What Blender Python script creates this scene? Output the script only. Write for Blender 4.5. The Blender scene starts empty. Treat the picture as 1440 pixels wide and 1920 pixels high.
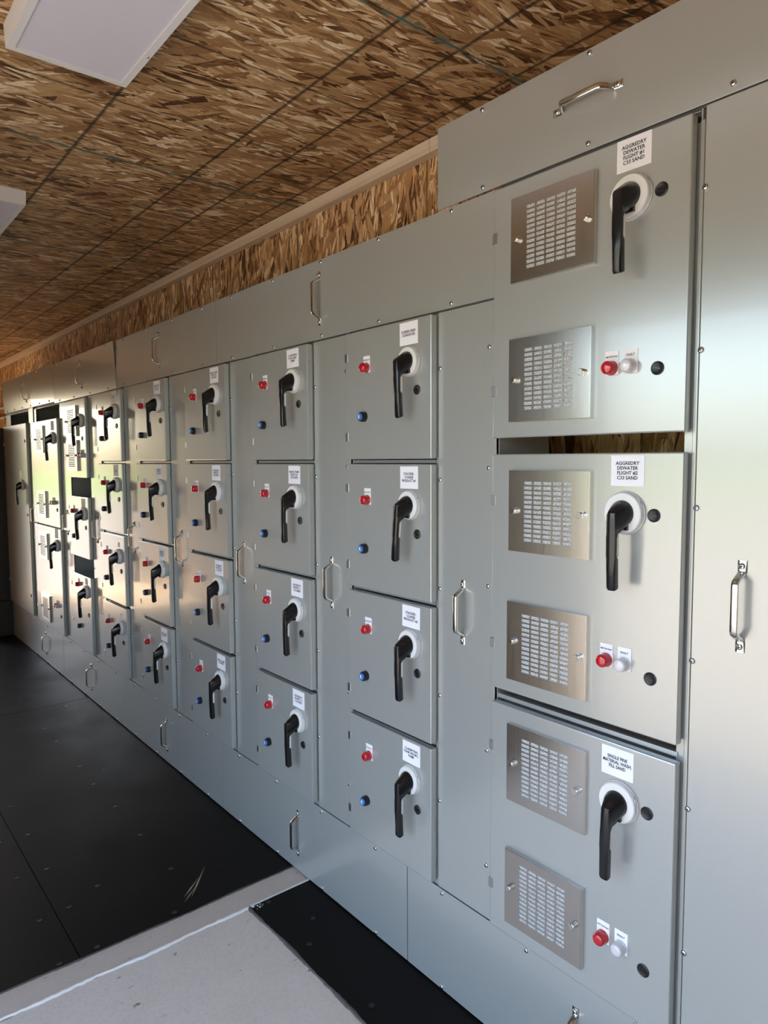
import bpy, bmesh, math, random
from mathutils import Matrix, Vector
random.seed(7)
scene = bpy.context.scene
COL = scene.collection

# ------------------------------------------------------------------ camera
CAM = (-1.325, 0.0, 1.511)
RIGHT = Vector((0.77213098, -0.63544508, -0.00482597))
UP = Vector((0.05064657, 0.05396699, 0.99725748))
FWD = Vector((0.63344192, 0.77025782, -0.0738527))
cd = bpy.data.cameras.new('camera')
cd.sensor_fit = 'HORIZONTAL'; cd.sensor_width = 36.0
cd.lens = 36.0 * 1311.67 / 1440.0
cd.clip_start = 0.02; cd.clip_end = 2000
cam = bpy.data.objects.new('camera', cd); COL.objects.link(cam)
m = Matrix((RIGHT, UP, -FWD)).transposed().to_4x4(); m.translation = CAM
cam.matrix_world = m
scene.camera = cam

# ------------------------------------------------------------------ world, sun, exposure
world = bpy.data.worlds.new('sky'); scene.world = world; world.use_nodes = True
wn = world.node_tree; bgn = wn.nodes['Background']
sky = wn.nodes.new('ShaderNodeTexSky'); sky.sky_type = 'NISHITA'
sky.sun_disc = False; sky.sun_elevation = math.radians(46); sky.sun_rotation = math.radians(20)
sky.air_density = 1.0; sky.dust_density = 3.5; sky.ozone_density = 1.0
wn.links.new(sky.outputs[0], bgn.inputs[0]); bgn.inputs[1].default_value = 0.30
sl = bpy.data.lights.new('sun', 'SUN'); sl.energy = 4.2; sl.angle = math.radians(0.6); sl.color = (1.0, 0.93, 0.82)
so = bpy.data.objects.new('sun', sl); COL.objects.link(so)
so.rotation_euler = Vector((-0.24, -0.72, -0.74)).to_track_quat('-Z', 'Y').to_euler()
vs = scene.view_settings
vs.view_transform = 'Standard'; vs.look = 'None'; vs.gamma = 1.0; vs.use_curve_mapping = False
vs.exposure = 2.36

try:
    scene.cycles.sample_clamp_indirect = 3.0
except Exception:
    pass

# ------------------------------------------------------------------ node helpers
class NT:
    def __init__(s, name):
        s.mat = bpy.data.materials.new(name); s.mat.use_nodes = True
        s.t = s.mat.node_tree; s.b = s.t.nodes['Principled BSDF']
    def n(s, typ, **kw):
        nd = s.t.nodes.new(typ)
        for k, v in kw.items():
            setattr(nd, k, v)
        return nd
    def put(s, sock, v):
        if hasattr(v, 'links'): s.t.links.new(v, sock)
        else: sock.default_value = v
    def math(s, op, a, b=None, c=None, clamp=False):
        nd = s.n('ShaderNodeMath', operation=op, use_clamp=clamp)
        s.put(nd.inputs[0], a)
        if b is not None: s.put(nd.inputs[1], b)
        if c is not None: s.put(nd.inputs[2], c)
        return nd.outputs[0]
    def mix(s, f, a, b, mode='MIX'):
        nd = s.n('ShaderNodeMix', data_type='RGBA', blend_type=mode)
        s.put(nd.inputs[0], f)
        s.put(nd.inputs[6], a if hasattr(a, 'links') else (*a, 1)); s.put(nd.inputs[7], b if hasattr(b, 'links') else (*b, 1))
        return nd.outputs[2]
    def pos(s):
        return s.n('ShaderNodeNewGeometry').outputs['Position']
    def obj(s):
        return s.n('ShaderNodeTexCoord').outputs['Object']
    def mapping(s, vec, scale=(1, 1, 1), rot=(0, 0, 0), loc=(0, 0, 0)):
        nd = s.n('ShaderNodeMapping'); s.put(nd.inputs[0], vec)
        nd.inputs['Scale'].default_value = scale; nd.inputs['Rotation'].default_value = rot; nd.inputs['Location'].default_value = loc
        return nd.outputs[0]
    def noise(s, vec, scale, detail=2.0, rough=0.5):
        nd = s.n('ShaderNodeTexNoise'); s.put(nd.inputs['Vector'], vec)
        nd.inputs['Scale'].default_value = scale; nd.inputs['Detail'].default_value = detail; nd.inputs['Roughness'].default_value = rough
        return nd.outputs[0]
    def ramp(s, fac, stops, interp='LINEAR'):
        nd = s.n('ShaderNodeValToRGB'); s.put(nd.inputs[0], fac); cr = nd.color_ramp; cr.interpolation = interp
        while len(cr.elements) < len(stops): cr.elements.new(0.5)
        for e, (p, c) in zip(cr.elements, stops):
            e.position = p; e.color = (*c, 1) if len(c) == 3 else c
        return nd.outputs[0]
    def bump(s, h, strength=0.2, dist=0.002):
        nd = s.n('ShaderNodeBump'); nd.inputs['Strength'].default_value = strength; nd.inputs['Distance'].default_value = dist
        s.put(nd.inputs['Height'], h); s.put(s.b.inputs['Normal'], nd.outputs[0])
    def set(s, **kw):
        names = dict(color='Base Color', rough='Roughness', metal='Metallic', spec='Specular IOR Level', coat='Coat Weight', coatr='Coat Roughness', trans='Transmission Weight', ior='IOR', aniso='Anisotropic')
        for k, v in kw.items():
            if isinstance(v, tuple) and len(v) == 3: v = (*v, 1)
            s.put(s.b.inputs[names[k]], v)
        return s.mat

def simple(name, color, rough=0.5, metal=0.0, **kw):
    return NT(name).set(color=color, rough=rough, metal=metal, **kw)

# ------------------------------------------------------------------ materials
def osb(name, ua, va, lines_u=(), lines_v=None, joint=None, tone=1.0):
    """oriented strand board: ua = axis the strands run along, va = across (0,1,2 world axes)"""
    t = NT(name)
    sep = t.n('ShaderNodeSeparateXYZ'); t.put(sep.inputs[0], t.pos())
    cmb = t.n('ShaderNodeCombineXYZ'); t.put(cmb.inputs[0], sep.outputs[ua]); t.put(cmb.inputs[1], sep.outputs[va])
    uv = cmb.outputs[0]
    wob = t.n('ShaderNodeTexNoise', noise_dimensions='2D'); t.put(wob.inputs['Vector'], uv)
    wob.inputs['Scale'].default_value = 16; wob.inputs['Detail'].default_value = 3
    sc = t.n('ShaderNodeVectorMath', operation='SCALE'); sub = t.n('ShaderNodeVectorMath', operation='SUBTRACT')
    t.put(sub.inputs[0], wob.outputs[1]); sub.inputs[1].default_value = (0.5, 0.5, 0.5)
    t.put(sc.inputs[0], sub.outputs[0]); sc.inputs['Scale'].default_value = 0.0045
    add = t.n('ShaderNodeVectorMath', operation='ADD'); t.put(add.inputs[0], uv); t.put(add.inputs[1], sc.outputs[0])
    uvw = add.outputs[0]
    pal = [(0.0, (0.060, 0.022, 0.008)), (0.08, (0.135, 0.055, 0.018)), (0.24, (0.25, 0.118, 0.040)), (0.5, (0.37, 0.195, 0.072)), (0.80, (0.47, 0.275, 0.115)), (0.94, (0.60, 0.39, 0.19)), (1.0, (0.78, 0.58, 0.34))]
    pal = [(p, tuple(v * tone * q for v, q in zip(c, (0.93, 1.0, 1.12)))) for p, c in pal]
    col = None; hgt = None
    big = t.n('ShaderNodeTexNoise', noise_dimensions='2D'); t.put(big.inputs['Vector'], uv); big.inputs['Scale'].default_value = 2.2; big.inputs['Detail'].default_value = 3
    layers = [(0.10, 0.115, 0.024, 0.0, 0.62), (-0.42, 0.19, 0.040, 0.60, 0.62), (0.50, 0.095, 0.017, 0.62, 0.62), (0.05, 0.21, 0.030, 0.64, 0.62), (1.30, 0.080, 0.030, 0.88, 0.55), (-0.16, 0.085, 0.012, 0.60, 0.60), (0.85, 0.14, 0.034, 0.82, 0.52), (0.22, 0.060, 0.008, 0.74, 0.60)]
    for k, (ang, L, Wd, thr, cut) in enumerate(layers):
        rot = t.mapping(uvw, rot=(0, 0, ang), loc=(k * 3.17, k * 1.71, 0))
        mv = t.mapping(rot, scale=(1 / L, 1 / Wd, 1))
        vo = t.n('ShaderNodeTexVoronoi', voronoi_dimensions='2D', feature='F1', distance='CHEBYCHEV' if k in (1, 3, 4, 6) else 'EUCLIDEAN'); t.put(vo.inputs['Vector'], mv); vo.inputs['Scale'].default_value = 1.0
        sp = t.n('ShaderNodeSeparateColor'); t.put(sp.inputs[0], vo.outputs['Color'])
        gr = t.n('ShaderNodeTexNoise', noise_dimensions='2D'); t.put(gr.inputs['Vector'], t.mapping(rot, scale=(22, 380, 1))); gr.inputs['Scale'].default_value = 1; gr.inputs['Detail'].default_value = 3
        val = t.math('ADD', sp.outputs[0], t.math('MULTIPLY', t.math('SUBTRACT', gr.outputs[0], 0.5), 0.75))
        val = t.math('ADD', val, t.math('MULTIPLY', t.math('SUBTRACT', big.outputs[0], 0.5), 0.45), clamp=True)
        edge = t.math('SUBTRACT', 1.0, t.math('MULTIPLY', t.math('POWER', vo.outputs['Distance'], 4.0), 0.8), clamp=True)
        c = t.mix(1.0, t.ramp(val, pal), edge, 'MULTIPLY')
        if col is None: col, hgt = c, sp.outputs[1]
        else:
            mk = t.math('GREATER_THAN', sp.outputs[1], thr)
            mk = t.math('MULTIPLY', mk, t.math('LESS_THAN', vo.outputs['Distance'], cut))
            col = t.mix(mk, col, c); mh = t.n('ShaderNodeMix', data_type='FLOAT'); t.put(mh.inputs[0], mk); t.put(mh.inputs[2], hgt); t.put(mh.inputs[3], sp.outputs[1]); hgt = mh.outputs[0]
    dark = None
    ln = t.math('MULTIPLY', t.math('SUBTRACT', wob.outputs[0], 0.5), 0.004)
    fade = t.math('ADD', 0.45, t.noise(uv, 60, 2), clamp=True)
    for x in lines_u:      # printed lines at fixed u
        d = t.math('ABSOLUTE', t.math('SUBTRACT', t.math('ADD', sep.outputs[ua], ln), x))
        s_ = t.math('SUBTRACT', 1.0, t.math('DIVIDE', d, 0.0075), clamp=True)
        dark = s_ if dark is None else t.math('MAXIMUM', dark, s_)
    if lines_v:
        off, step, wd = lines_v
        q = t.math('DIVIDE', t.math('SUBTRACT', t.math('ADD', sep.outputs[va], ln), off), step)
        f = t.math('SUBTRACT', q, t.math('ROUND', q))
        d = t.math('MULTIPLY', t.math('ABSOLUTE', f), step)
        s_ = t.math('MULTIPLY', t.math('SUBTRACT', 1.0, t.math('DIVIDE', d, wd), clamp=True), 0.85)
        dark = s_ if dark is None else t.math('MAXIMUM', dark, s_)
    if dark is not None:
        f = t.math('MULTIPLY', t.math('MULTIPLY', t.math('POWER', dark, 0.55), fade), 0.92, clamp=True)
        col = t.mix(f, col, (0.018, 0.014, 0.012))
    if joint:              # sealed green sheet edges
        off, step, wd = joint
        q = t.math('DIVIDE', t.math('SUBTRACT', t.math('ADD', sep.outputs[va], t.math('MULTIPLY', ln, 2.0)), off), step)
        d = t.math('MULTIPLY', t.math('ABSOLUTE', t.math('SUBTRACT', q, t.math('ROUND', q))), step)
        f = t.math('MULTIPLY', t.math('SUBTRACT', 1.0, t.math('DIVIDE', d, wd), clamp=True), t.math('GREATER_THAN', t.noise(uv, 35, 3), 0.47))
        col = t.mix(t.math('MULTIPLY', f, 0.85), col, (0.10, 0.17, 0.14))
    t.bump(hgt, 0.35, 0.0015)
    return t.set(color=col, rough=0.62, spec=0.25)

M = {}
M['osb_ceiling'] = osb('osb ceiling', 0, 1, (-1.402, -0.99, -0.580, -0.171, 0.031, 0.2406), (1.33, 0.4064, 0.0058), (1.33, 1.2192, 0.020), 1.28)
M['osb_wall'] = osb('osb wall', 2, 1, (), (2.606, 0.4064, 0.0045), (2.606, 1.2192, 0.012), 1.6)
M['osb_left'] = osb('osb left wall', 2, 1, (), None, None, 0.75)
M['osb_end'] = osb('osb end wall', 2, 0, (), (0.0, 0.4064, 0.0035), None, 1.0)

def paint():
    t = NT('grey enclosure paint')
    p = t.pos()
    n1 = t.noise(p, 2.2, 3)
    col = t.mix(t.math('MULTIPLY', n1, 0.6), (0.445, 0.452, 0.427), (0.475, 0.480, 0.455))
    return t.set(color=col, rough=0.23, spec=0.5, metal=0.37, coat=0.30, coatr=0.05)
M['paint'] = paint()
M['inner_shade'] = simple('painted shade inside enclosure', (0.10, 0.105, 0.11), 0.5, spec=0.3)  # dark colour paints in the shade inside slots and behind cover seams
def steel(name, col, r, sx, sy, sz, var=0.06):
    t = NT(name); o = t.obj()
    n = t.noise(t.mapping(o, scale=(sx, sy, sz)), 1.0, 3)
    c = t.mix(n, tuple(v * (1 - var) for v in col), tuple(min(1, v * (1 + var)) for v in col))
    return t.set(color=c, rough=t.math('ADD', r, t.math('MULTIPLY', n, 0.12)), metal=1.0)
M['brushed'] = steel('brushed stainless', (0.62, 0.60, 0.565), 0.16, 40, 900, 14)
M['nickel'] = simple('nickel plated steel', (0.72, 0.70, 0.66), 0.18, 1.0)
M['zinc'] = simple('zinc plated screw', (0.74, 0.76, 0.78), 0.22, 1.0)
M['hinge'] = simple('hinge steel', (0.52, 0.53, 0.54), 0.38, 1.0)
M['slot'] = simple('screw recess', (0.03, 0.03, 0.03), 0.6)
M['white'] = simple('white dial plastic', (0.78, 0.76, 0.73), 0.38)
M['dialrim'] = simple('grey dial rim plastic', (0.50, 0.49, 0.47), 0.4)
M['black'] = simple('black gloss plastic', (0.008, 0.008, 0.009), 0.22, spec=0.55)
M['blackm'] = simple('black plug plastic', (0.010, 0.010, 0.011), 0.38)
M['paper'] = simple('white paper', (0.86, 0.84, 0.87), 0.6, spec=0.3)
M['ink'] = simple('black ink', (0.03, 0.03, 0.035), 0.7, spec=0.2)
M['red'] = simple('red lens', (0.50, 0.010, 0.018), 0.16, spec=0.6, coat=0.6, coatr=0.08)
M['clear'] = simple('clear lens', (0.66, 0.63, 0.64), 0.14, spec=0.6, coat=0.7, coatr=0.06)
M['blue'] = simple('blue button cap', (0.035, 0.17, 0.52), 0.25, spec=0.5)
M['glint_crumb'] = simple('pale notch glint and crumb', (0.74, 0.72, 0.66), 0.35)  # pale colour for the painted glint in the lever notch, and for crumbs
M['inkw'] = simple('white print', (0.85, 0.87, 0.9), 0.5)
def filt():
    t = NT('aluminium filter mesh'); o = t.obj()
    v = t.n('ShaderNodeTexVoronoi', feature='F1'); t.put(v.inputs['Vector'], o); v.inputs['Scale'].default_value = 330
    n = t.noise(o, 420, 3, 0.7)
    h = t.math('ADD', v.outputs['Distance'], n)
    t.bump(h, 1.0, 0.004)
    c = t.ramp(n, [(0.38, (0.16, 0.16, 0.16)), (0.48, (0.80, 0.79, 0.78)), (0.58, (0.98, 0.98, 0.97))])  # ramp paints the mesh's sparkle into its colour
    return t.set(color=c, rough=0.35, metal=0.0)
M['filter'] = filt()
def timber():
    t = NT('pale pine'); p = t.pos()
    n = t.noise(t.mapping(p, scale=(60, 1.2, 60)), 1.0, 4)
    k = t.noise(t.mapping(p, scale=(14, 5, 14)), 1.0, 2)
    c = t.ramp(n, [(0.3, (0.68, 0.53, 0.35)), (0.7, (0.82, 0.68, 0.50))])
    c = t.mix(t.math('MULTIPLY', t.math('GREATER_THAN', k, 0.70), 0.5), c, (0.28, 0.15, 0.07))
    return t.set(color=c, rough=0.6, spec=0.3)
M['pine'] = timber()
def blackfloor():
    t = NT('black film faced plywood'); p = t.pos()
    n1 = t.noise(p, 3.0, 4, 0.6)
    st = t.noise(t.mapping(p, scale=(140, 4, 1), rot=(0, 0, 0.25)), 1.0, 3)
    sc = t.noise(t.mapping(p, scale=(9, 60, 1), rot=(0, 0, 0.6)), 1.0, 5, 0.7)
    c = t.mix(n1, (0.0040, 0.0036, 0.0033), (0.0120, 0.0092, 0.0072))
    c = t.mix(t.math('MULTIPLY', t.math('SUBTRACT', sc, 0.70, clamp=True), 1.2), c, (0.16, 0.13, 0.10))
    c = t.mix(t.math('MULTIPLY', t.math('GREATER_THAN', t.noise(p, 60, 4, 0.7), 0.735), 0.30), c, (0.15, 0.13, 0.11))
    t.bump(st, 0.06, 0.0006)
    return t.set(color=c, rough=t.math('ADD', 0.38, t.math('MULTIPLY', n1, 0.24)), spec=0.11)
M['blackfloor'] = blackfloor()
def greyfloor(name, a, b):
    t = NT(name); p = t.pos()
    n1 = t.noise(p, 5.0, 5, 0.6); n2 = t.noise(p, 120, 3); sp = t.noise(t.mapping(p, scale=(1, 1.9, 1), rot=(0, 0, 0.7)), 24, 3, 0.55)
    c = t.mix(n1, a, b)
    c = t.mix(t.math('MULTIPLY', t.math('SUBTRACT', n2, 0.45, clamp=True), 0.45), c, (0.16, 0.15, 0.14))
    c = t.mix(t.math('MULTIPLY', t.math('SUBTRACT', sp, 0.675, clamp=True), 7.0, clamp=True), c, (0.045, 0.042, 0.04))
    t.bump(n2, 0.12, 0.0012)
    return t.set(color=c, rough=0.62, spec=0.25)
M['bounce_ply'] = greyfloor('added bounce plywood', (0.50, 0.36, 0.21), (0.58, 0.43, 0.27))  # pale floor colour added out of view to bounce warm light
M['slab'] = greyfloor('grey painted slab', (0.66, 0.545, 0.44), (0.76, 0.65, 0.54))
M['strip'] = greyfloor('grey threshold strip', (0.54, 0.44, 0.345), (0.63, 0.53, 0.425))
M['caulk'] = simple('white caulk', (0.88, 0.82, 0.74), 0.5)
M['mastic'] = simple('brown ragged sealant', (0.10, 0.085, 0.065), 0.8)
M['scrape'] = simple('scraped raw wood', (0.36, 0.27, 0.17), 0.8)
M['lamp'] = simple('white lamp housing', (0.80, 0.79, 0.76), 0.4)
M['diffuser'] = simple('milky diffuser', (0.74, 0.71, 0.78), 0.42)
M['cabinet'] = simple('dark brown cabinet board', (0.040, 0.028, 0.020), 0.5)
M['pvc'] = simple('pale conduit', (0.72, 0.68, 0.58), 0.4)
def grass():
    t = NT('grass'); p = t.pos()
    n = t.noise(p, 0.6, 6, 0.65)
    ln = t.n('ShaderNodeVectorMath', operation='LENGTH'); t.put(ln.inputs[0], p)
    far = t.math('ADD', t.math('MULTIPLY', t.math('SUBTRACT', ln.outputs['Value'], 36.0), 0.12), t.math('MULTIPLY', t.math('SUBTRACT', n, 0.5), 3.0), clamp=True)
    gravel = t.ramp(t.noise(p, 7.0, 6, 0.7), [(0.3, (0.19, 0.165, 0.135)), (0.7, (0.31, 0.28, 0.245))])
    gr = t.ramp(n, [(0.3, (0.10, 0.17, 0.035)), (0.7, (0.22, 0.29, 0.08))])
    return t.set(color=t.mix(far, gravel, gr), rough=0.9, spec=0.1)
M['grass'] = grass()
M['steelwall'] = simple('container steel', (0.30, 0.29, 0.27), 0.55)

# ------------------------------------------------------------------ mesh helpers
def link(o, parent=None, loc=None, rot=None):
    COL.objects.link(o)
    if parent is not None: o.parent = parent
    if loc is not None: o.location = loc
    if rot is not None: o.rotation_euler = rot
    return o
def mesh(name, verts, faces, mat=None, smooth=None):
    me = bpy.data.meshes.new(name); me.from_pydata([tuple(v) for v in verts], [], faces); me.update()
    bm = bmesh.new(); bm.from_mesh(me); bmesh.ops.recalc_face_normals(bm, faces=bm.faces); bm.to_mesh(me); bm.free()
    if mat: me.materials.append(M[mat])
    if smooth is not None:
        me.shade_smooth(); me.set_sharp_from_angle(angle=math.radians(smooth))
    return me
def box_vf(x0, x1, y0, y1, z0, z1):
    v = [(x, y, z) for x in (x0, x1) for y in (y0, y1) for z in (z0, z1)]
    f = [(0, 1, 3, 2), (4, 6, 7, 5), (0, 4, 5, 1), (2, 3, 7, 6), (0, 2, 6, 4), (1, 5, 7, 3)]
    return v, f
def boxes(name, bl, mat, bevel=0.0, seg=2):
    V, F = [], []
    for b in bl:
        v, f = box_vf(*b); o = len(V); V += v; F += [tuple(i + o for i in q) for q in f]
    if not bevel: return mesh(name, V, F, mat)
    bm = bmesh.new(); vs_ = [bm.verts.new(v) for v in V]
    for f in F: bm.faces.new([vs_[i] for i in f])
    bmesh.ops.recalc_face_normals(bm, faces=bm.faces)
    bmesh.ops.bevel(bm, geom=list(bm.edges), offset=bevel, segments=seg, profile=0.5, affect='EDGES')
    me = bpy.data.meshes.new(name); bm.to_mesh(me); bm.free(); me.materials.append(M[mat])
    return me
def box(name, b, mat, bevel=0.0, parent=None, loc=None):
    return link(bpy.data.objects.new(name, boxes(name, [b], mat, bevel)), parent, loc)
def lathe_vf(prof, n=24):
    """profile (out, r) around the axis that points to -X"""
    V, F = [], []
    for (o, r) in prof:
        for i in range(n):
            a = 2 * math.pi * i / n; V.append((-o, r * math.cos(a), r * math.sin(a)))
    for k in range(len(prof) - 1):
        for i in range(n):
            j = (i + 1) % n; F.append((k * n + i, k * n + j, (k + 1) * n + j, (k + 1) * n + i))
    F.append(tuple(range(n))); F.append(tuple((len(prof) - 1) * n + i for i in range(n)))
    return V, F
def lathe(name, prof, mat, n=24, smooth=35):
    return mesh(name, *lathe_vf(prof, n), mat, smooth)
def obj(name, me, parent=None, loc=(0, 0, 0)):
    return link(bpy.data.objects.new(name, me), parent, loc)
def tag(o, label=None, cat=None, group=None, kind=None):
    if label: o['label'] = label
    if cat: o['category'] = cat
    if group: o['group'] = group
    if kind: o['kind'] = kind
    return o
def empty(name, loc):
    e = bpy.data.objects.new(name, None); e.empty_display_size = 0.05
    return link(e, None, loc)
_txt = {}
def text_mesh(s, size, line=1.0, mat='ink', wmax=None):
    key = (s, size, mat)
    if key in _txt: return _txt[key]
    cu = bpy.data.curves.new('lettering', 'FONT'); cu.body = s; cu.size = size; cu.align_x = 'CENTER'; cu.align_y = 'CENTER'; cu.space_line = line
    cu.resolution_u = 2; cu.offset = size * 0.022
    o = bpy.data.objects.new('lettering', cu); COL.objects.link(o)
    bpy.context.view_layer.update()
    me = bpy.data.meshes.new_from_object(o)
    bpy.data.objects.remove(o); bpy.data.curves.remove(cu)
    xs = [v.co.x for v in me.vertices]; ys = [v.co.y for v in me.vertices]
    cx, cy = (max(xs) + min(xs)) / 2, (max(ys) + min(ys)) / 2
    k = 1.0
    if wmax and max(xs) - min(xs) > wmax: k = wmax / (max(xs) - min(xs))
    for v in me.vertices:
        x, y = (v.co.x - cx) * k, v.co.y - cy
        v.co = (0, -x, y)
    me.name = 'lettering'; me.materials.clear(); me.materials.append(M[mat])
    _txt[key] = me
    return me

# ------------------------------------------------------------------ shared meshes
def screw_mesh():
    V, F = lathe_vf([(0, 0.0062), (0.0016, 0.0062), (0.0034, 0.0048), (0.0042, 0.0022)], 12)
    me = mesh('screw', V, F, 'zinc', 50)
    me.materials.append(M['slot'])
    bm = bmesh.new(); bm.from_mesh(me)
    for (dy, dz) in ((0.0036, 0.0009), (0.0009, 0.0036)):
        v, f = box_vf(-0.0044, -0.0030, -dy, dy, -dz, dz); vv = [bm.verts.new(p) for p in v]
        for q in f: bm.faces.new([vv[i] for i in q]).material_index = 1
    bm.to_mesh(me); bm.free(); return me
ME_SCREW = screw_mesh()

def pull_mesh():
    """bent flat steel pull, 150 mm between screws, standing 30 mm proud, centred, along Z"""
    path = [(0.0015, 0.086), (0.0015, 0.066), (0.004, 0.062), (0.022, 0.052), (0.028, 0.048), (0.030, 0.042)]
    path = path + [(o, -z) for (o, z) in reversed(path)]
    V, F = [], []; n = 10
    for k, (o, z) in enumerate(path):
        a = path[max(0, k - 1)]; b = path[min(len(path) - 1, k + 1)]
        tx, tz = b[0] - a[0], b[1] - a[1]; L = math.hypot(tx, tz); tx /= L; tz /= L
        nx, nz = -tz, tx                      # normal in the out/z plane
        foot = k in (0, 1, len(path) - 2, len(path) - 1)
        w = 0.0085 if foot else 0.0068; th = 0.0014 if foot else 0.0042
        for i in range(n):
            q = 2 * math.pi * i / n; cy, cn = math.cos(q), math.sin(q)
            cy = math.copysign(abs(cy) ** 0.7, cy); cn = math.copysign(abs(cn) ** 0.7, cn)
            V.append((-(o + nx * th * cn), w * cy, z + nz * th * cn))
    for k in range(len(path) - 1):
        for i in range(n):
            j = (i + 1) % n; F.append((k * n + i, k * n + j, (k + 1) * n + j, (k + 1) * n + i))
    F.append(tuple(range(n))); F.append(tuple((len(path) - 1) * n + i for i in range(n)))
    return mesh('pull_handle', V, F, 'nickel', 50)
ME_PULL = pull_mesh()

ME_DIAL = lathe('dial', [(0, 0.0410), (0.0125, 0.0395), (0.0145, 0.0378), (0.0148, 0.0300)], 'white', 40, 30)
ME_RIM = lathe('dial_rim', [(0, 0.0425), (0.0025, 0.0425), (0.0030, 0.0405)], 'dialrim', 40, 30)
ME_DIALTAG = boxes('dial_tag', [(-0.0005, 0.0, -0.0018, 0.0018, -0.009, 0.009)], 'paper')
def lever_mesh():
    bm = bmesh.new()
    pts = []
    for i in range(28):
        a = 2 * math.pi * i / 28; pts.append((-0.0145, 0.0270 * math.cos(a), 0.0270 * math.sin(a)))
        pts.append((-0.0200, 0.0258 * math.cos(a), 0.0258 * math.sin(a)))
    for y in (-0.0095, 0.0095):
        pts += [(-0.0500, y, 0.004), (-0.0545, y, -0.002), (-0.0545, y, -0.030), (-0.040, y, -0.040)]
    vs_ = [bm.verts.new(p) for p in pts]
    bmesh.ops.convex_hull(bm, input=vs_)
    bmesh.ops.delete(bm, geom=[v for v in bm.verts if not v.link_faces], context='VERTS')
    # lower pointer wing of the knob
    v, f = box_vf(-0.022, -0.0145, -0.016, 0.004, -0.034, -0.010); vv = [bm.verts.new(p) for p in v]
    for q in f: bm.faces.new([vv[i] for i in q])
    # arm: rounded section lofted downwards, notch on the door side
    secs = [(0.002, 0.0495, 0.0055, 0.0090), (-0.010, 0.0475, 0.0088, 0.0110), (-0.040, 0.0475, 0.0088, 0.0112), (-0.048, 0.0500, 0.0062, 0.0112), (-0.084, 0.0500, 0.0060, 0.0110), (-0.092, 0.0465, 0.0092, 0.0110), (-0.148, 0.0440, 0.0098, 0.0104), (-0.1535, 0.0420, 0.0082, 0.0100)]
    rings = []; n = 12
    for (z, o, hd, hw) in secs:
        ring = []
        for i in range(n):
            a = 2 * math.pi * i / n; c, s_ = math.cos(a), math.sin(a)
            c = math.copysign(abs(c) ** 0.6, c); s_ = math.copysign(abs(s_) ** 0.6, s_)
            ring.append(bm.verts.new((-(o + hd * c), hw * s_, z - 0.003 * c * (1 if z < -0.14 else 0))))
        rings.append(ring)
    for a, b in zip(rings, rings[1:]):
        for i in range(n):
            j = (i + 1) % n; bm.faces.new((a[i], a[j], b[j], b[i]))
    bm.faces.new(rings[0]); bm.faces.new(rings[-1])
    bmesh.ops.recalc_face_normals(bm, faces=bm.faces)
    me = bpy.data.meshes.new('lever'); bm.to_mesh(me); bm.free(); me.materials.append(M['black'])
    me.shade_smooth(); me.set_sharp_from_angle(angle=math.radians(32))
    return me
ME_LEVER = lever_mesh()
ME_GLINT = boxes('notch_glint', [(-0.0442, -0.0375, -0.0098, 0.0098, -0.087, -0.043)], 'glint_crumb', 0.001, 1)  # pale insert added to draw the bright reflection in the lever's notch
ME_LENS = {k: lathe('lens', [(0, 0.0150), (0.003, 0.0150), (0.004, 0.0140), (0.018, 0.0136), (0.0205, 0.0124), (0.0225, 0.0095), (0.0228, 0.004)], k, 28, 40) for k in ('red', 'clear')}
ME_TAG = boxes('tag', [(-0.0010, 0, -0.0155, 0.0155, -0.0140, 0.0350)], 'paper')
ME_BEZEL = lathe('bezel', [(0, 0.0150), (0.014, 0.0148), (0.0165, 0.0135), (0.0165, 0.0105)], 'blackm', 24)
ME_CAP = lathe('cap', [(0.012, 0.0112), (0.0195, 0.0110), (0.0205, 0.0098)], 'blue', 24)
def lock_mesh():
    V, F = lathe_vf([(0, 0.0135), (0.0020, 0.0135), (0.0034, 0.0115), (0.0026, 0.0100), (0.0026, 0.003)], 24)
    return mesh('lock', V, F, 'blackm', 35)
ME_LOCK = lock_mesh()
ME_SLOT = boxes('lock_slot', [(-0.0034, -0.0024, -0.0075, 0.0075, -0.0012, 0.0012)], 'black')
ME_HINGE = boxes('hinge', [(-0.0018, 0.012, -0.011, 0.004, -0.0125, 0.0125)], 'hinge', 0.0008, 1)
SIGNS = {}
def sign_mesh(w, h):
    k = (w, h)
    if k not in SIGNS: SIGNS[k] = boxes('sign', [(-0.0008, 0, -w / 2, w / 2, -h / 2, h / 2)], 'paper')
    return SIGNS[k]

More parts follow.
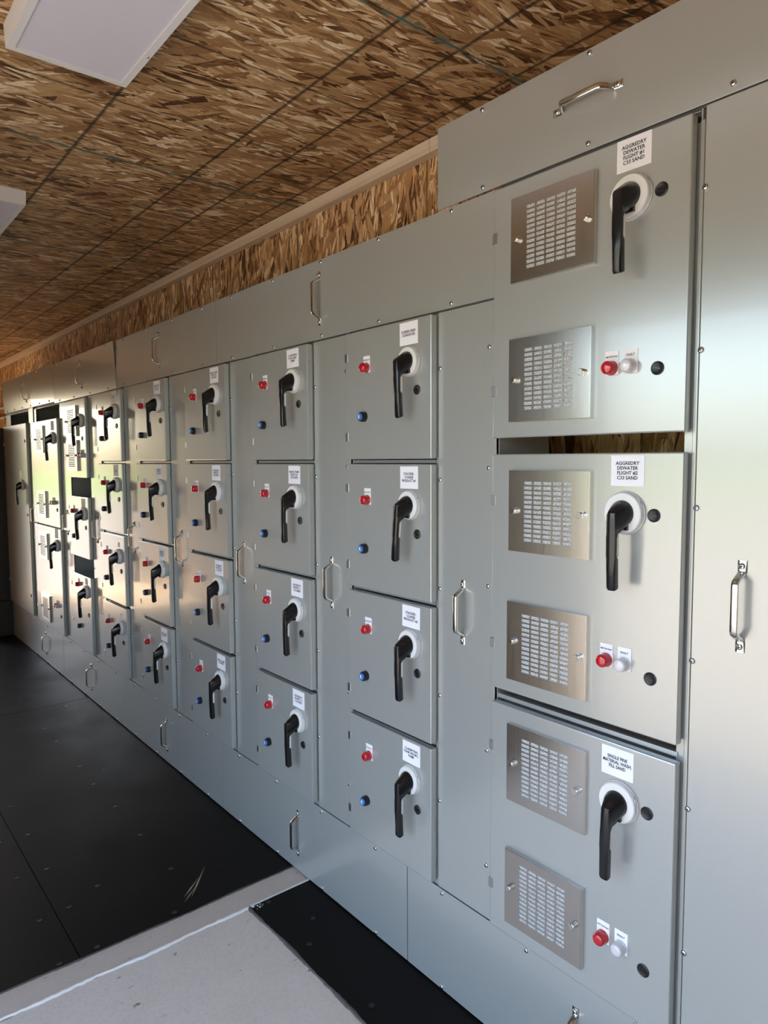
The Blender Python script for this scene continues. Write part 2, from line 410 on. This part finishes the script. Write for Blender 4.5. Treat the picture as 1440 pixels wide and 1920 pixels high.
def vent_meshes():
    W, H, T = 0.220, 0.187, 0.012
    sw, sh, nc, nr = 0.136, 0.144, 5, 13
    ys = [-W / 2]; 
    cp = sw / nc; rp = sh / nr
    for i in range(nc):
        a = -sw / 2 + i * cp; ys += [a + 0.0018, a + cp - 0.0018]
    ys.append(W / 2)
    zs = [-H / 2]
    for i in range(nr):
        a = -sh / 2 + i * rp; zs += [a + 0.0017, a + rp - 0.0017]
    zs.append(H / 2)
    bm = bmesh.new(); g = [[bm.verts.new((-T, y, z)) for z in zs] for y in ys]
    for i in range(len(ys) - 1):
        for j in range(len(zs) - 1):
            if i % 2 == 1 and j % 2 == 1 and 0 < i < len(ys) - 2 and 0 < j < len(zs) - 2: continue
            bm.faces.new((g[i][j], g[i + 1][j], g[i + 1][j + 1], g[i][j + 1]))
    bmesh.ops.recalc_face_normals(bm, faces=bm.faces)
    ret = bmesh.ops.extrude_face_region(bm, geom=list(bm.faces))
    for e in ret['geom']:
        if isinstance(e, bmesh.types.BMVert): e.co.x += 0.0022
    # returned outer edge down to the door
    for b in ((-T + 0.001, 0, -W / 2 - 0.0022, -W / 2, -H / 2, H / 2), (-T + 0.001, 0, W / 2, W / 2 + 0.0022, -H / 2, H / 2), (-T + 0.001, 0, -W / 2 - 0.0022, W / 2 + 0.0022, -H / 2 - 0.0022, -H / 2), (-T + 0.001, 0, -W / 2 - 0.0022, W / 2 + 0.0022, H / 2, H / 2 + 0.0022)):
        v, f = box_vf(*b); vv = [bm.verts.new(p) for p in v]
        for q in f: bm.faces.new([vv[i] for i in q])
    bmesh.ops.recalc_face_normals(bm, faces=bm.faces)
    me = bpy.data.meshes.new('vent_plate'); bm.to_mesh(me); bm.free(); me.materials.append(M['brushed'])
    fl = boxes('filter', [(-0.0096, -0.001, -sw / 2 - 0.004, sw / 2 + 0.004, -sh / 2 - 0.004, sh / 2 + 0.004)], 'filter')
    kn = lathe('thumb_screw', [(0.011, 0.0078), (0.0135, 0.0078), (0.0140, 0.0058), (0.016, 0.0058), (0.0165, 0.0074), (0.0225, 0.0074), (0.0232, 0.0066)], 'nickel', 20)
    return me, fl, kn
ME_VENT, ME_FILTER, ME_KNOB = vent_meshes()

# ------------------------------------------------------------------ the room
YF, YN, XL, XR, ZC = 8.80, -2.60, -2.00, 0.345, 2.566
# ground outside
g = box('ground', (-150, 150, -150, 150, -0.45, -0.40), 'grass'); tag(g, kind='structure')
# floor
fl = box('floor', (XL, XR, YN, YF, -0.06, -0.022), 'slab'); tag(fl, kind='structure')
def fpart(name, b, mat, bev=0.0): return box(name, b, mat, bev, parent=fl)
g2 = 0.0015
fpart('floor_slab', (XL, -0.243, YN, 2.047, -0.021, -0.004), 'slab')
fpart('threshold_strip', (XL, XR, 2.053, 2.156, -0.021, -0.002), 'strip')
fpart('floor_board', (-0.236, XR, YN, 2.045, -0.021, 0.0), 'blackfloor')
for (x0, x1, y0, y1) in ((-0.757, XR, 2.158, 4.60), (-1.976, -0.757, 2.158, 4.60), (-0.757, XR, 4.60, 7.04), (-1.976, -0.757, 4.60, 7.04), (-0.757, XR, 7.04, YF), (-1.976, -0.757, 7.04, YF)):
    fpart('floor_board', (x0 + g2, x1 - g2, y0 + g2, y1 - g2, -0.021, 0.0), 'blackfloor' if y0 < 7 or x1 > -0.7 else 'bounce_ply')  # unseen far left board made pale to throw light onto the ceiling
def wavy(name, axis, c, a, b, w, mat, top, amp, n=70, seed=1):
    rnd = random.Random(seed); V, F = [], []
    ph = [rnd.uniform(0, 6.28) for _ in range(4)]
    for i in range(n + 1):
        s = a + (b - a) * i / n
        off = amp * (0.55 * math.sin(s * 6 + ph[0]) + 0.3 * math.sin(s * 19 + ph[1]) + 0.25 * rnd.uniform(-1, 1))
        ww = w * (1 + 0.35 * math.sin(s * 23 + ph[2]) + 0.3 * rnd.uniform(-1, 1))
        for (d, z) in ((-ww, top - 0.006), (-ww * 0.5, top), (ww * 0.5, top), (ww, top - 0.006)):
            q = c + off + d; V.append((s, q, z) if axis == 0 else (q, s, z))
    for i in range(n):
        for k in range(3): F.append((i * 4 + k, (i + 1) * 4 + k, (i + 1) * 4 + k + 1, i * 4 + k + 1))
    return obj(name, mesh(name, V, F, mat, 60), fl)
wavy('caulk_bead', 0, 2.050, XL, -0.244, 0.0042, 'caulk', 0.0022, 0.006, 130, 3)
wavy('caulk_bead', 0, 2.049, -0.238, 0.0, 0.0030, 'caulk', 0.0024, 0.001, 40, 9)
wavy('sealant_edge', 1, -0.241, YN, 2.046, 0.0055, 'mastic', 0.0012, 0.004, 300, 5)
wavy('sealant_edge', 0, 2.156, XL, 0.0, 0.0034, 'mastic', 0.0014, 0.004, 160, 8)
V, F = lathe_vf([(0, 0.0085), (0.0012, 0.0085), (0.0006, 0.0060), (0.0006, 0.002)], 14)
ME_FSCREW = mesh('floor_screw', [(y, z, -x) for x, y, z in V], F, 'blackm', 40)
for (x, y) in [(-0.358, 2.746), (-0.357, 2.436), (-0.448, 2.185), (-0.601, 2.503), (-0.713, 2.444), (-0.808, 2.433), (-0.813, 2.178), (-0.702, 2.180), (-0.178, 2.030), (-0.185, 1.764), (-0.189, 1.445), (-0.108, 1.86), (-0.357, 3.049), (-0.812, 2.742), (-0.713, 2.733), (-0.708, 3.04), (-0.355, 3.573), (-0.275, 3.459), (-0.362, 3.331), (-0.357, 3.981), (-0.16, 4.528), (-0.359, 4.809), (-0.36, 4.221), (-0.812, 3.05), (-0.71, 3.34), (-0.812, 3.35)]:
    obj('floor_screw', ME_FSCREW, fl, (x, y, 0.0))
# long scrape in the film of the black floor
V = []; F = []
for k, (ax, ay, bx, by, w) in enumerate([(-0.250, 2.372, -0.372, 2.222, 0.0035), (-0.300, 2.318, -0.392, 2.238, 0.0030), (-0.33, 2.275, -0.402, 2.212, 0.0022)]):
    dx, dy = bx - ax, by - ay; L = math.hypot(dx, dy); nx, ny = -dy / L * w, dx / L * w; mx, my = ax + dx * 0.6, ay + dy * 0.6
    o = len(V); V += [(ax, ay, 0.0006), (mx + nx, my + ny, 0.0006), (bx, by, 0.0006), (mx - nx, my - ny, 0.0006)]; F.append((o, o + 1, o + 2, o + 3))
obj('scrape_mark', mesh('scrape_mark', V, F, 'scrape'), fl)

rnd = random.Random(4)
for k in range(9):
    x, y, r = -0.222 + rnd.uniform(-0.012, 0.02), 2.030 + rnd.uniform(-0.012, 0.010), rnd.uniform(0.002, 0.0055)
    V = [(x + r * math.cos(a) * rnd.uniform(0.6, 1.2), y + r * math.sin(a) * rnd.uniform(0.6, 1.2), z) for z, q in ((0.0005, 1), (r * 0.8, 0.5)) for a in (0, 1.2, 2.6, 3.9, 5.1)]
    F = [(0, 1, 2, 3, 4), (5, 6, 7, 8, 9)] + [(i, (i + 1) % 5, 5 + (i + 1) % 5, 5 + i) for i in range(5)]
    obj('plaster_crumb', mesh('plaster_crumb', V, F, 'glint_crumb' if k % 2 else 'mastic'), fl)

# ceiling: backing and the sheets of strand board
ce = box('ceiling', (XL - 0.1, XR + 0.1, YN - 0.1, YF + 0.1, ZC + 0.012, ZC + 0.10), 'steelwall'); tag(ce, kind='structure')
k = -4
while 1.33 + 1.2192 * k < YF:
    y0 = max(YN, 1.33 + 1.2192 * k); y1 = min(YF, 1.33 + 1.2192 * (k + 1))
    if y1 > y0: box('ceiling_sheet', (XL, XR, y0 + 0.001, y1 - 0.001, ZC + random.uniform(0, 0.0015), ZC + 0.0115), 'osb_ceiling', parent=ce)
    k += 1
# right wall
wr = box('wall_right', (XR + 0.012, XR + 0.10, YN - 0.1, YF + 0.1, -0.40, ZC + 0.0115), 'steelwall'); tag(wr, kind='structure')
k = -5
while 2.606 + 1.2192 * k < YF:
    y0 = max(YN, 2.606 + 1.2192 * k); y1 = min(YF, 2.606 + 1.2192 * (k + 1))
    if y1 > y0: box('wall_sheet', (XR + random.uniform(0, 0.0015), XR + 0.0115, y0 + 0.001, y1 - 0.001, 0.001, ZC - 0.002), 'osb_wall', parent=wr)
    k += 1
tr = empty('trim_1', (XR, YN, ZC - 0.002)); tag(tr, kind='structure')
yy = YN
for L in (1.9, 2.44, 2.44, 2.44, 2.44):
    y1 = min(YF, yy + L)
    if y1 > yy: box('batten', (-0.039, -0.001, yy - YN + 0.001, y1 - YN - 0.0005, -0.045, -0.001), 'pine', 0.0015, parent=tr)
    yy = y1
# left wall with the wide doorway beside the photographer
OY0, OY1, OZ = -0.80, 2.20, 2.20
wl = obj('wall_left', boxes('wall_left', [(XL - 0.10, XL, YN - 0.1, OY0, -0.40, ZC + 0.0115), (XL - 0.10, XL, OY1, YF + 0.1, -0.40, ZC + 0.0115), (XL - 0.10, XL, OY0, OY1, OZ, ZC + 0.0115), (XL - 0.10, XL, OY0, OY1, -0.40, -0.022)], 'osb_left')); tag(wl, kind='structure')
wb = box('wall_back', (XL, XR + 0.012, YN - 0.10, YN, -0.40, ZC + 0.0115), 'osb_end'); tag(wb, kind='structure')
DX0, DX1, DZ = -1.80, -0.72, 2.15
wf = obj('wall_front', boxes('wall_front', [(XL, DX0, YF, YF + 0.10, -0.40, ZC + 0.0115), (DX1, XR + 0.012, YF, YF + 0.10, -0.40, ZC + 0.0115), (DX0, DX1, YF, YF + 0.10, DZ, ZC + 0.0115), (DX0, DX1, YF, YF + 0.10, -0.40, -0.022)], 'osb_end')); tag(wf, kind='structure')

# ------------------------------------------------------------------ ceiling lights
def ceiling_light(y0, y1, label):
    e = empty('ceiling_light', (-0.758, (y0 + y1) / 2, ZC)); tag(e, label, 'light', 'panel lights on the ceiling')
    L = (y1 - y0) / 2; w = 0.147; h = 0.055
    top = [(-w, -L), (w, -L), (w, L), (-w, L)]
    V = [(x, y, 0) for x, y in top] + [(x * 0.985, y * 0.998, -h) for x, y in top]
    i = 0.020
    inn = [(math.copysign(abs(x) - i, x), math.copysign(abs(y) - i, y)) for x, y in top]
    V += [(x, y, -h) for x, y in inn] + [(x, y, -h + 0.006) for x, y in inn]
    F = [(3, 2, 1, 0)] + [(k, (k + 1) % 4, 4 + (k + 1) % 4, 4 + k) for k in range(4)] + [(4 + k, 4 + (k + 1) % 4, 8 + (k + 1) % 4, 8 + k) for k in range(4)] + [(8 + k, 8 + (k + 1) % 4, 12 + (k + 1) % 4, 12 + k) for k in range(4)]
    obj('housing', mesh('housing', V, F, 'lamp'), e)
    box('diffuser', (-w + i + 0.0005, w - i - 0.0005, -L + i + 0.0005, L - i - 0.0005, -h + 0.003, -h + 0.009), 'diffuser', parent=e)
    for (sx, sy) in ((1, L - 0.18), (-1, -L + 0.18)):
        o = obj('screw', ME_SCREW, e, (sx * (w - 0.010), sy, -h)); o.rotation_euler = (0, -math.pi / 2, 0); o.scale = (0.6, 0.6, 0.6)
ceiling_light(0.74, 1.950, 'switched-off white panel light on the ceiling, the nearer one at top left')
ceiling_light(3.060, 4.27, 'switched-off white panel light cut by the left edge of the photo')

# ------------------------------------------------------------------ covers with screws and pulls
def add_screws(par, pts, base):
    for (y, z) in pts:
        o = obj('screw', ME_SCREW, par, (-0.0018, y - base[1], z - base[2])); o.rotation_euler = (random.uniform(0, 1.5), 0, 0)
def add_pull(par, y, z, base, horiz=False):
    o = obj('pull_handle', ME_PULL, par, (-0.0016, y - base[1], z - base[2]))
    o['label'] = 'bent nickel pull handle'
    if horiz: o.rotation_euler = (math.pi / 2, 0, 0)
    for s in (-1, 1):
        d = (0, s * 0.0755, 0) if horiz else (0, 0, s * 0.0755)
        obj('mounting_screw', ME_SCREW, o, (-0.0028, 0, s * 0.0755))
def cover(name, y0, y1, z0, z1, label, cat, group, pulls=(), screws=(), tilt=0.0):
    base = (0.0, (y0 + y1) / 2, z0)
    e = empty(name, base); tag(e, label, cat, group)
    box('plate', (-0.0018, 0.0012, y0 + 0.0016 - base[1], y1 - 0.0016 - base[1], 0.001, z1 - z0 - 0.001), 'paint', 0.0006, parent=e)
    add_screws(e, screws, base)
    for p in pulls: add_pull(e, p[0], p[1], base, len(p) > 2)
    if tilt: e.rotation_euler = (0, -tilt, 0)
    return e
HB, HT = 1.907, 2.165
seq = lambda a, b, n: [a + (b - a) * i / (n - 1) for i in range(n)]
hdr = [(1.168, 2.686, 1.935, 'long grey top cover next to the tall cover, with a vertical pull', 0.0), (2.686, 3.900, 3.294, 'grey top cover second from the tall cover, dull and dark', 0.0), (3.900, 5.137, 4.509, 'grey top cover third from the tall cover, shinier and paler', 0.045), (5.137, 6.702, 5.903, 'farthest grey top cover with a green reflection, above the open slots', 0.055)]
for i, (a, b, p, lab, tl) in enumerate(hdr):
    n = 5 if i < 3 else 6
    if i == 0: ys = [1.327, 1.628, 1.926, 2.232, 2.548]
    else: ys = seq(a + 0.13, b - 0.13, 4 if i < 3 else 6)
    cover('top_cover', a, b, HB + (0.012 if i == 3 else 0), HT + (0.010 if i == 3 else 0), lab, 'cover', 'top covers along the row', [(p, 2.039 + (0.008 if i == 3 else 0))], [(y, HT - 0.011 + (0.008 if i == 3 else 0)) for y in ys] + [(y, HB + 0.012 + (0.014 if i == 3 else 0)) for y in ys], tl)
cover('tall_top_cover', 0.316, 1.381, 2.168, 2.379, 'tall grey cover above the rest of the row, with a slanting-looking horizontal pull', 'cover', None, [(0.9205, 2.276, 1)], [(1.221, 2.366), (0.916, 2.368), (0.612, 2.368), (1.218, 2.181), (0.916, 2.183), (0.612, 2.185)])
low = [(0.316, 1.508, [0.912], 'bottom cover under the large grille doors, nearest the camera'), (1.508, 2.720, [2.113], 'bottom cover meeting the pale threshold strip on the floor'), (2.720, 3.925, [3.325], 'bottom cover third from the camera, above the black floor'), (3.925, 5.150, [4.535], 'bottom cover fourth from the camera, bluish, in half shade'), (5.150, 6.085, [5.617], 'bottom cover with a bright stripe of reflected light'), (6.085, 6.702, [], 'last dark bottom cover at the far end of the row')]
for (a, b, ps, lab) in low:
    n = max(2, round((b - a) / 0.303))
    ys = [1.359 - 0.3005 * 3 + 0.3005 * k for k in range(0, 30)]
    ys = [y for y in ys if a + 0.03 < y < b - 0.03]
    cover('bottom_cover', a, b, 0.004, 0.303, lab, 'cover', 'bottom covers along the floor', [(p, 0.149) for p in ps], [(y, 0.291) for y in ys] + [(y, 0.012) for y in ys])

# ------------------------------------------------------------------ enclosures and wireway covers
YR = {0: 0.675, 1: 1.380, 2: 1.979, 3: 2.579, 4: 3.187, 5: 3.794, 6: 4.405, 7: 5.028, 8: 5.876}
DW = {0: 0.487, 1: 0.385, 2: 0.385, 3: 0.387, 4: 0.387, 5: 0.392, 6: 0.402, 7: 0.703, 8: 0.790}
NTH = {1: 'first', 2: 'second', 3: 'third', 4: 'fourth', 5: 'fifth'}
PLACE = {0: 'large grille doors', 6: 'far column with two dark slots', 7: 'bright far column of tall doors', 8: 'last dark column'}
for i in range(1, 6): PLACE[i] = '%s four-door column from the right' % NTH[i]
for i in range(9):
    yr, w = YR[i], DW[i]
    prev_left = 0.476 if i == 0 else YR[i - 1] + DW[i - 1] + 0.006
    wire0 = max(prev_left, yr - 0.215); wire1 = yr - (0.013 if i == 0 else 0.004)
    ztop = 2.166 if i == 0 else (1.918 if i == 8 else 1.9035)
    if i == 0: wire0 = 0.316
    sc = [(wire1 - 0.008, z) for z in (1.755, 1.457, 1.159, 0.860, 0.558)]
    if i == 0: sc = [(0.658, z) for z in (2.017, 1.717, 1.416, 1.115, 0.814, 0.512)]
    else: sc += [(yr - 0.187, z) for z in (1.790, 1.490, 1.190, 0.760, 0.45)]
    if i == 8: sc = [(wire0 + 0.02, z) for z in (1.6, 1.0, 0.4)]
    py = {0: 0.568, 1: 1.281, 2: 1.882, 3: 2.483, 4: 3.085, 5: 3.696, 6: 4.310, 7: 4.931, 8: 5.790}[i]
    pz = 1.2375 if i == 0 else 1.108
    lab = ('plain grey wireway cover along the right edge of the photo' if i == 0 else 'narrow grey wireway cover right of the ' + PLACE[i])
    cover('wireway_cover', wire0, wire1, 0.305, ztop, lab, 'cover', 'wireway covers between the door columns', [(py, pz)], sc)
    e = empty('enclosure', (0.002, yr + w / 2, 0.0))
    tag(e, 'grey metal enclosure frame behind the ' + PLACE[i], 'enclosure', 'enclosure frames of the row')
    oy = yr + w / 2
    zt = 2.165 if i == 0 else 1.905
    d = 0.20
    box('lintel', (0.004, 0.020, yr - 0.20 - oy, yr + w + 0.004 - oy, zt + 0.0005, zt + 0.02), 'inner_shade', parent=e)
    box('side_panel', (0.002, d, yr + w + 0.002 - oy, yr + w + 0.004 - oy, 0.004, zt), 'paint', parent=e)
    box('side_panel', (0.002, d, yr - 0.006 - oy, yr - 0.003 - oy, 0.004, zt), 'paint', parent=e)
    if i == 0: box('stile', (-0.003, 0.006, yr - 0.0122 - oy, yr - 0.0035 - oy, 0.304, zt - 0.022), 'paint', 0.002, parent=e); box('stile_back', (0.0065, 0.009, yr - 0.0118 - oy, yr + 0.016 - oy, 0.304, zt - 0.022), 'paint', parent=e)
    else: box('stile', (0.002, 0.012, yr - 0.0025 - oy, yr + 0.010 - oy, 0.304, zt - 0.001), 'paint', 0.002, parent=e)
    if i >= 6: box('stile', (0.002, 0.006, yr + w - 0.16 - oy if i == 8 else yr + w - 0.06 - oy, yr + w + 0.0015 - oy, 1.80, zt), 'paint', parent=e) if i > 6 else None
    if i == 0: box('head_rail', (0.004, 0.020, yr - 0.002 - oy, yr + w + 0.0015 - oy, 2.1535, 2.160), 'inner_shade', parent=e)
    if i > 0: box('head_rail', (0.004, 0.020, yr - 0.002 - oy, yr + w + 0.0015 - oy, 1.8995, 1.9035), 'inner_shade', parent=e)
    box('foot_rail', (0.004, 0.020, yr - 0.002 - oy, yr + w + 0.0015 - oy, 0.300, 0.3165), 'paint', parent=e)
    gaps = [0.9245] if i == 0 else ([1.507, 1.112, 0.714] if i < 6 else ([1.056] if i == 7 else []))
    for gz in gaps: box('row_rail', (0.003, 0.012, yr + 0.012 - oy, yr + w + 0.0015 - oy, gz - (0.016 if i == 0 else 0.0045), gz - (0.006 if i == 0 else -0.0045)), 'paint', parent=e)
    if i > 0: box('back_panel', (d + 0.001, d + 0.004, yr - 0.005 - oy, yr + w + 0.004 - oy, 0.004, zt), 'inner_shade', parent=e)
    box('top_panel', (0.002, d, yr - 0.002 - oy, yr + w + 0.0015 - oy, zt - 0.004, zt - 0.002), 'paint', parent=e)

# ------------------------------------------------------------------ door units
TD = 0.024
def rotary(e, y, z, lean=0.0, k=1.0):
    b = obj('dial', ME_DIAL, e, (-TD, y, z)); b.scale = (1, k, k)
    obj('dial_rim', ME_RIM, b)
    t1 = obj('dial_tag', ME_DIALTAG, b, (-0.0035, -0.0395 * math.cos(0.62), 0.0405 * math.sin(0.62)))
    t1.rotation_euler = (0, 0, 0)
    t1.matrix_local = Matrix.Translation((-0.0062, -0.0403 * math.cos(0.55), 0.0403 * math.sin(0.55))) @ Matrix.Rotation(-0.55, 4, 'X') @ Matrix.Rotation(math.pi / 2, 4, 'Z')
    tm = obj('dial_lettering', text_mesh('ON', 0.0042), b)
    tm.matrix_local = Matrix.Translation((-0.0062, -0.0411 * math.cos(0.55), 0.0411 * math.sin(0.55))) @ Matrix.Rotation(-0.55, 4, 'X') @ Matrix.Rotation(math.pi / 2, 4, 'Z') @ Matrix.Rotation(math.pi / 2, 4, 'X')
    l = obj('lever', ME_LEVER, e, (-TD, y, z)); l.rotation_euler = (lean, 0, 0); l['label'] = 'black rotary switch lever hanging down'
    obj('notch_glint', ME_GLINT, l)
def light(e, y, z, kind='red', txt=None, tagged=True):
    l = obj('indicator_light', ME_LENS[kind], e, (-TD - 0.001, y, z)); l['label'] = 'round red indicator light' if kind == 'red' else 'round clear indicator light'
    if tagged:
        t = obj('tag', ME_TAG, l, (0.001, 0, 0))
        obj('tag_lettering', text_mesh(txt or 'MOTOR RUN', 0.0064 if txt == 'FAULT' else 0.0050, wmax=0.027), l, (-0.0004, 0, 0.0235))
def button(e, y, z):
    b = obj('reset_button', ME_BEZEL, e, (-TD, y, z)); b['label'] = 'blue reset button in a black collar'
    obj('cap', ME_CAP, b); obj('letter', text_mesh('R', 0.0150, mat='inkw'), b, (-0.0209, 0, 0))
def lock(e, y, z, rot=0.0):
    l = obj('lock', ME_LOCK, e, (-TD, y, z)); l.rotation_euler = (rot, 0, 0); obj('lock_slot', ME_SLOT, l)
def sign(e, y, z, txt, w=0.075, h=0.0625, size=0.0098, rot=0.0):
    s = obj('sign', sign_mesh(w, h), e, (-TD, y, z)); s.rotation_euler = (rot, 0, 0); s['label'] = 'white paper sign'
    if txt: obj('sign_lettering', text_mesh(txt, size, 0.98, wmax=w * 0.90), s, (-0.0013, 0, 0.0005))
def vent(e, y, z):
    v = obj('vent_grille', ME_VENT, e, (-TD, y, z)); v['label'] = 'brushed steel vent grille with five columns of slots'
    obj('filter', ME_FILTER, v); obj('thumb_screw', ME_KNOB, v, (0, 0.0925, 0.001)); obj('thumb_screw', ME_KNOB, v, (0, -0.0925, 0.001))
def unit(i, zb, zt, label, group, hinges=(0.075, 0.315)):
    yr, w = YR[i], DW[i]; h = zt - zb
    e = empty('motor_starter_unit', (0.0, yr, zb)); tag(e, label, 'starter unit', group)
    box('door', (-TD, -0.0022, 0, w, 0, h), 'paint', 0.0032, parent=e)
    box('door_return', (-0.0022, 0.0015, 0.003, w - 0.003, 0.003, h - 0.003), 'paint', parent=e)
    box('tray', (0.013, 0.19, 0.012, w - 0.004, h - 0.012, h - 0.009), 'paint', parent=e)
    for dz in hinges: obj('hinge', ME_HINGE, e, (-TD, w - 0.001, h - dz))
    return e
GS = 'four-door starter units'
rows = [(1.514, 1.898), (1.119, 1.500), (0.721, 1.105), (0.319, 0.707)]
RN = ['top', 'second from the top', 'third from the top', 'bottom']
TXT = {1: ['SCREEN FEED\nCONVEYOR', 'STACKER-\nCOARSE\nPRODUCT #1', 'STACKER-\nCOARSE\nPRODUCT #2', 'CLASSIFYING\nTANK RECIRC.\nPUMP'],
       2: ['CLASSIFYING\nTANK FEED\nPUMP', 'RECIRC. PUMP\nFLIGHT #1\nC33 SAND', 'AGGREDRY\nVIB MTR 1.1\nC33 SAND', 'AGGREDRY\nVIB MTR 1.2\nC33 SAND'],
       3: ['RECIRC. PUMP\nFLIGHT #2\nC33 SAND', 'AGGREDRY\nVIB MTR 2.1\nC33 SAND', 'AGGREDRY\nVIB MTR 2.2\nC33 SAND', 'RECIRC. PUMP\nC33 SAND'],
       4: ['RECIRC. PUMP\nFLIGHT #3\nFILL SAND', 'AGGREDRY\nVIB MTR 3.1\nFILL SAND', 'AGGREDRY\nVIB MTR 3.2\nFILL SAND', 'RECIRC. PUMP\nFILL SAND'],
       5: ['RECIRC.\nPUMP', 'FILL\nSAND', '', '']}
SIGNSAY = {1: ['sign SCREEN FEED CONVEYOR', 'sign COARSE PRODUCT #1', 'sign COARSE PRODUCT #2', 'sign TANK RECIRC. PUMP']}
LEAN = {(1, 1): 0.10, (1, 0): -0.02, (2, 1): 0.03, (5, 0): 0.08, (1, 2): 0.0}
for i in range(1, 6):
    for r, (zb, zt) in enumerate(rows):
        lab = '%s starter door of the %s' % (RN[r], PLACE[i])
        if i == 1: lab = 'grey starter door with %s, %s of its column' % (SIGNSAY[1][r], RN[r])
        e = unit(i, zb, zt, lab, GS); h = zt - zb
        light(e, 0.279, h - (0.113 if r == 0 else 0.108)); button(e, 0.292, h - 0.257)
        rotary(e, 0.085, h - (0.115 if r else 0.116), LEAN.get((i, r), random.uniform(-0.015, 0.02)))
        lock(e, 0.057, h - 0.195, random.choice((0.0, 0.3, 1.2)))
        cy = 0.0905 if r < 2 else 0.083
        if i < 5 or r < 2: sign(e, cy, h - 0.007 - 0.031, TXT[i][r], rot=random.uniform(-0.012, 0.012))
        else: sign(e, cy, h - 0.05, '', 0.030, 0.026)
# large grille doors nearest the camera
for (zb, zt, txt, lab, gz, rz) in [(1.563, 2.152, 'AGGREDRY\nDEWATER\nFLIGHT #1\nC33 SAND', 'large grey door with two steel grilles and sign FLIGHT #1, topmost of the three', (2.0155, 1.6955), 2.032),
                                  (0.943, 1.524, 'AGGREDRY\nDEWATER\nFLIGHT #2\nC33 SAND', 'large grey door with two steel grilles and sign FLIGHT #2, middle of the three', (1.3895, 1.0755), 1.400),
                                  (0.317, 0.906, 'SINGLE FINE\nMATERIAL WASH.\nFILL SAND', 'large grey door with two steel grilles and sign FILL SAND, lowest of the three', (0.773, 0.456), 0.784)]:
    e = unit(0, zb, zt, lab, 'large grille doors', (0.113, zt - zb - 0.113)); h = zt - zb
    vent(e, 0.304 + 0.008, gz[0] - zb); vent(e, 0.304 + 0.011, gz[1] - zb)
    rotary(e, 0.121, rz - zb, {0: 0.0}.get(0) + (0.03 if zb < 0.4 else 0.0), 1.07); lock(e, 0.058, rz - 0.002 - zb, 0.2)
    top = {1.563: 2.150, 0.943: 1.5185, 0.317: 0.897}[zb]
    sign(e, 0.1185 if zb > 0.5 else 0.128, top - 0.0315 - zb, txt, 0.0755, 0.063, 0.0102)
    lz = {1.563: 1.699, 0.943: 1.083, 0.317: 0.464}[zb]
    light(e, 0.1595 - (0.0 if zb > 0.5 else 0.005), lz - zb, 'red', 'MOTOR RUN'); light(e, 0.1165 - (0.0 if zb > 0.5 else 0.006), lz - zb, 'clear', 'FAULT')
    lock(e, 0.058, {1.563: 1.689, 0.943: 1.065, 0.317: 0.441}[zb] - zb, 0.25)
# sixth column
e = unit(6, 1.412, 1.894, 'door with two pale grilles above the upper dark slot of the sixth column', 'doors of the sixth column')
vent(e, 0.258, 1.7635 - 1.412); vent(e, 0.258, 1.549 - 1.412); rotary(e, 0.083, 1.761 - 1.412); lock(e, 0.065, 1.652 - 1.412); light(e, 0.082, 1.549 - 1.412, 'red'); light(e, 0.045, 1.549 - 1.412, 'clear', 'FAULT')
e = unit(6, 0.912, 1.293, 'small grey door between the two dark slots of the sixth column', 'doors of the sixth column')
rotary(e, 0.083, 0.278); lock(e, 0.055, 0.194); light(e, 0.285, 0.288); button(e, 0.285, 0.128); sign(e, 0.09, 0.34, '')
e = unit(6, 0.319, 0.799, 'grey door under the lower dark slot of the sixth column', 'doors of the sixth column')
rotary(e, 0.083, 0.385); lock(e, 0.058, 0.243); light(e, 0.24, 0.415); button(e, 0.24, 0.146); sign(e, 0.083, 0.45, '', 0.05, 0.04)
# seventh column
for (zb, zt, lab, gz, rz) in [(1.062, 1.803, 'tall glaring grille door under the wide dark slot, upper of the bright far column', (1.671, 1.2095), 1.673), (0.319, 1.050, 'lower tall grille door of the bright far column', (0.907, 0.4555), 0.936)]:
    e = unit(7, zb, zt, lab, 'tall far grille doors', (0.1, 0.62))
    vent(e, 0.430, gz[0] - zb); vent(e, 0.425, gz[1] - zb); rotary(e, 0.090, rz - zb); lock(e, 0.058, rz - 0.49 - zb)
    lz = 1.231 if zb > 1 else 0.513
    light(e, 0.150, lz - zb); light(e, 0.110, lz - zb, 'clear', 'FAULT'); sign(e, 0.10, rz + 0.083 - zb, '')
# last column
e = unit(8, 0.319, 1.808, 'single full-height dark door at the far end of the row', 'last door', (0.15, 1.3))
rotary(e, 0.168, 1.331 - 0.319); sign(e, 0.225, 1.411 - 0.319, '', 0.06, 0.062)
for z in (1.67, 1.10, 0.47): lock(e, 0.045, z - 0.319, 1.2)

# ------------------------------------------------------------------ things past the end of the row
e = empty('storage_cabinet', (0.07, 6.98, 0.0)); tag(e, 'dark brown cabinet past the far end of the row at the left edge', 'cabinet')
box('body', (-0.31, 0.24, -0.25, 0.25, 0.31, 1.80), 'cabinet', 0.004, parent=e)
box('plinth', (-0.31, 0.24, -0.25, 0.25, 0.001, 0.305), 'cabinet', 0.004, parent=e)
for z in (2.085, 1.985):
    V, F = lathe_vf([(0, 0.0135), (1, 0.0135)], 14)
    V = [(y, -x * 2.0, zz) for x, y, zz in V]
    c = obj('conduit', mesh('conduit', V, F, 'pvc', 40), None, (0.318, 6.74, z)); tag(c, '%s of the two pale conduits on the wall past the far end' % ('upper' if z > 2 else 'lower'), 'conduit', 'conduits at the far end')
    for yy in (0.35, 1.5):
        box('clip', (-0.017, 0.0265, yy, yy + 0.02, -0.017, 0.017), 'hinge', 0.002, parent=c)
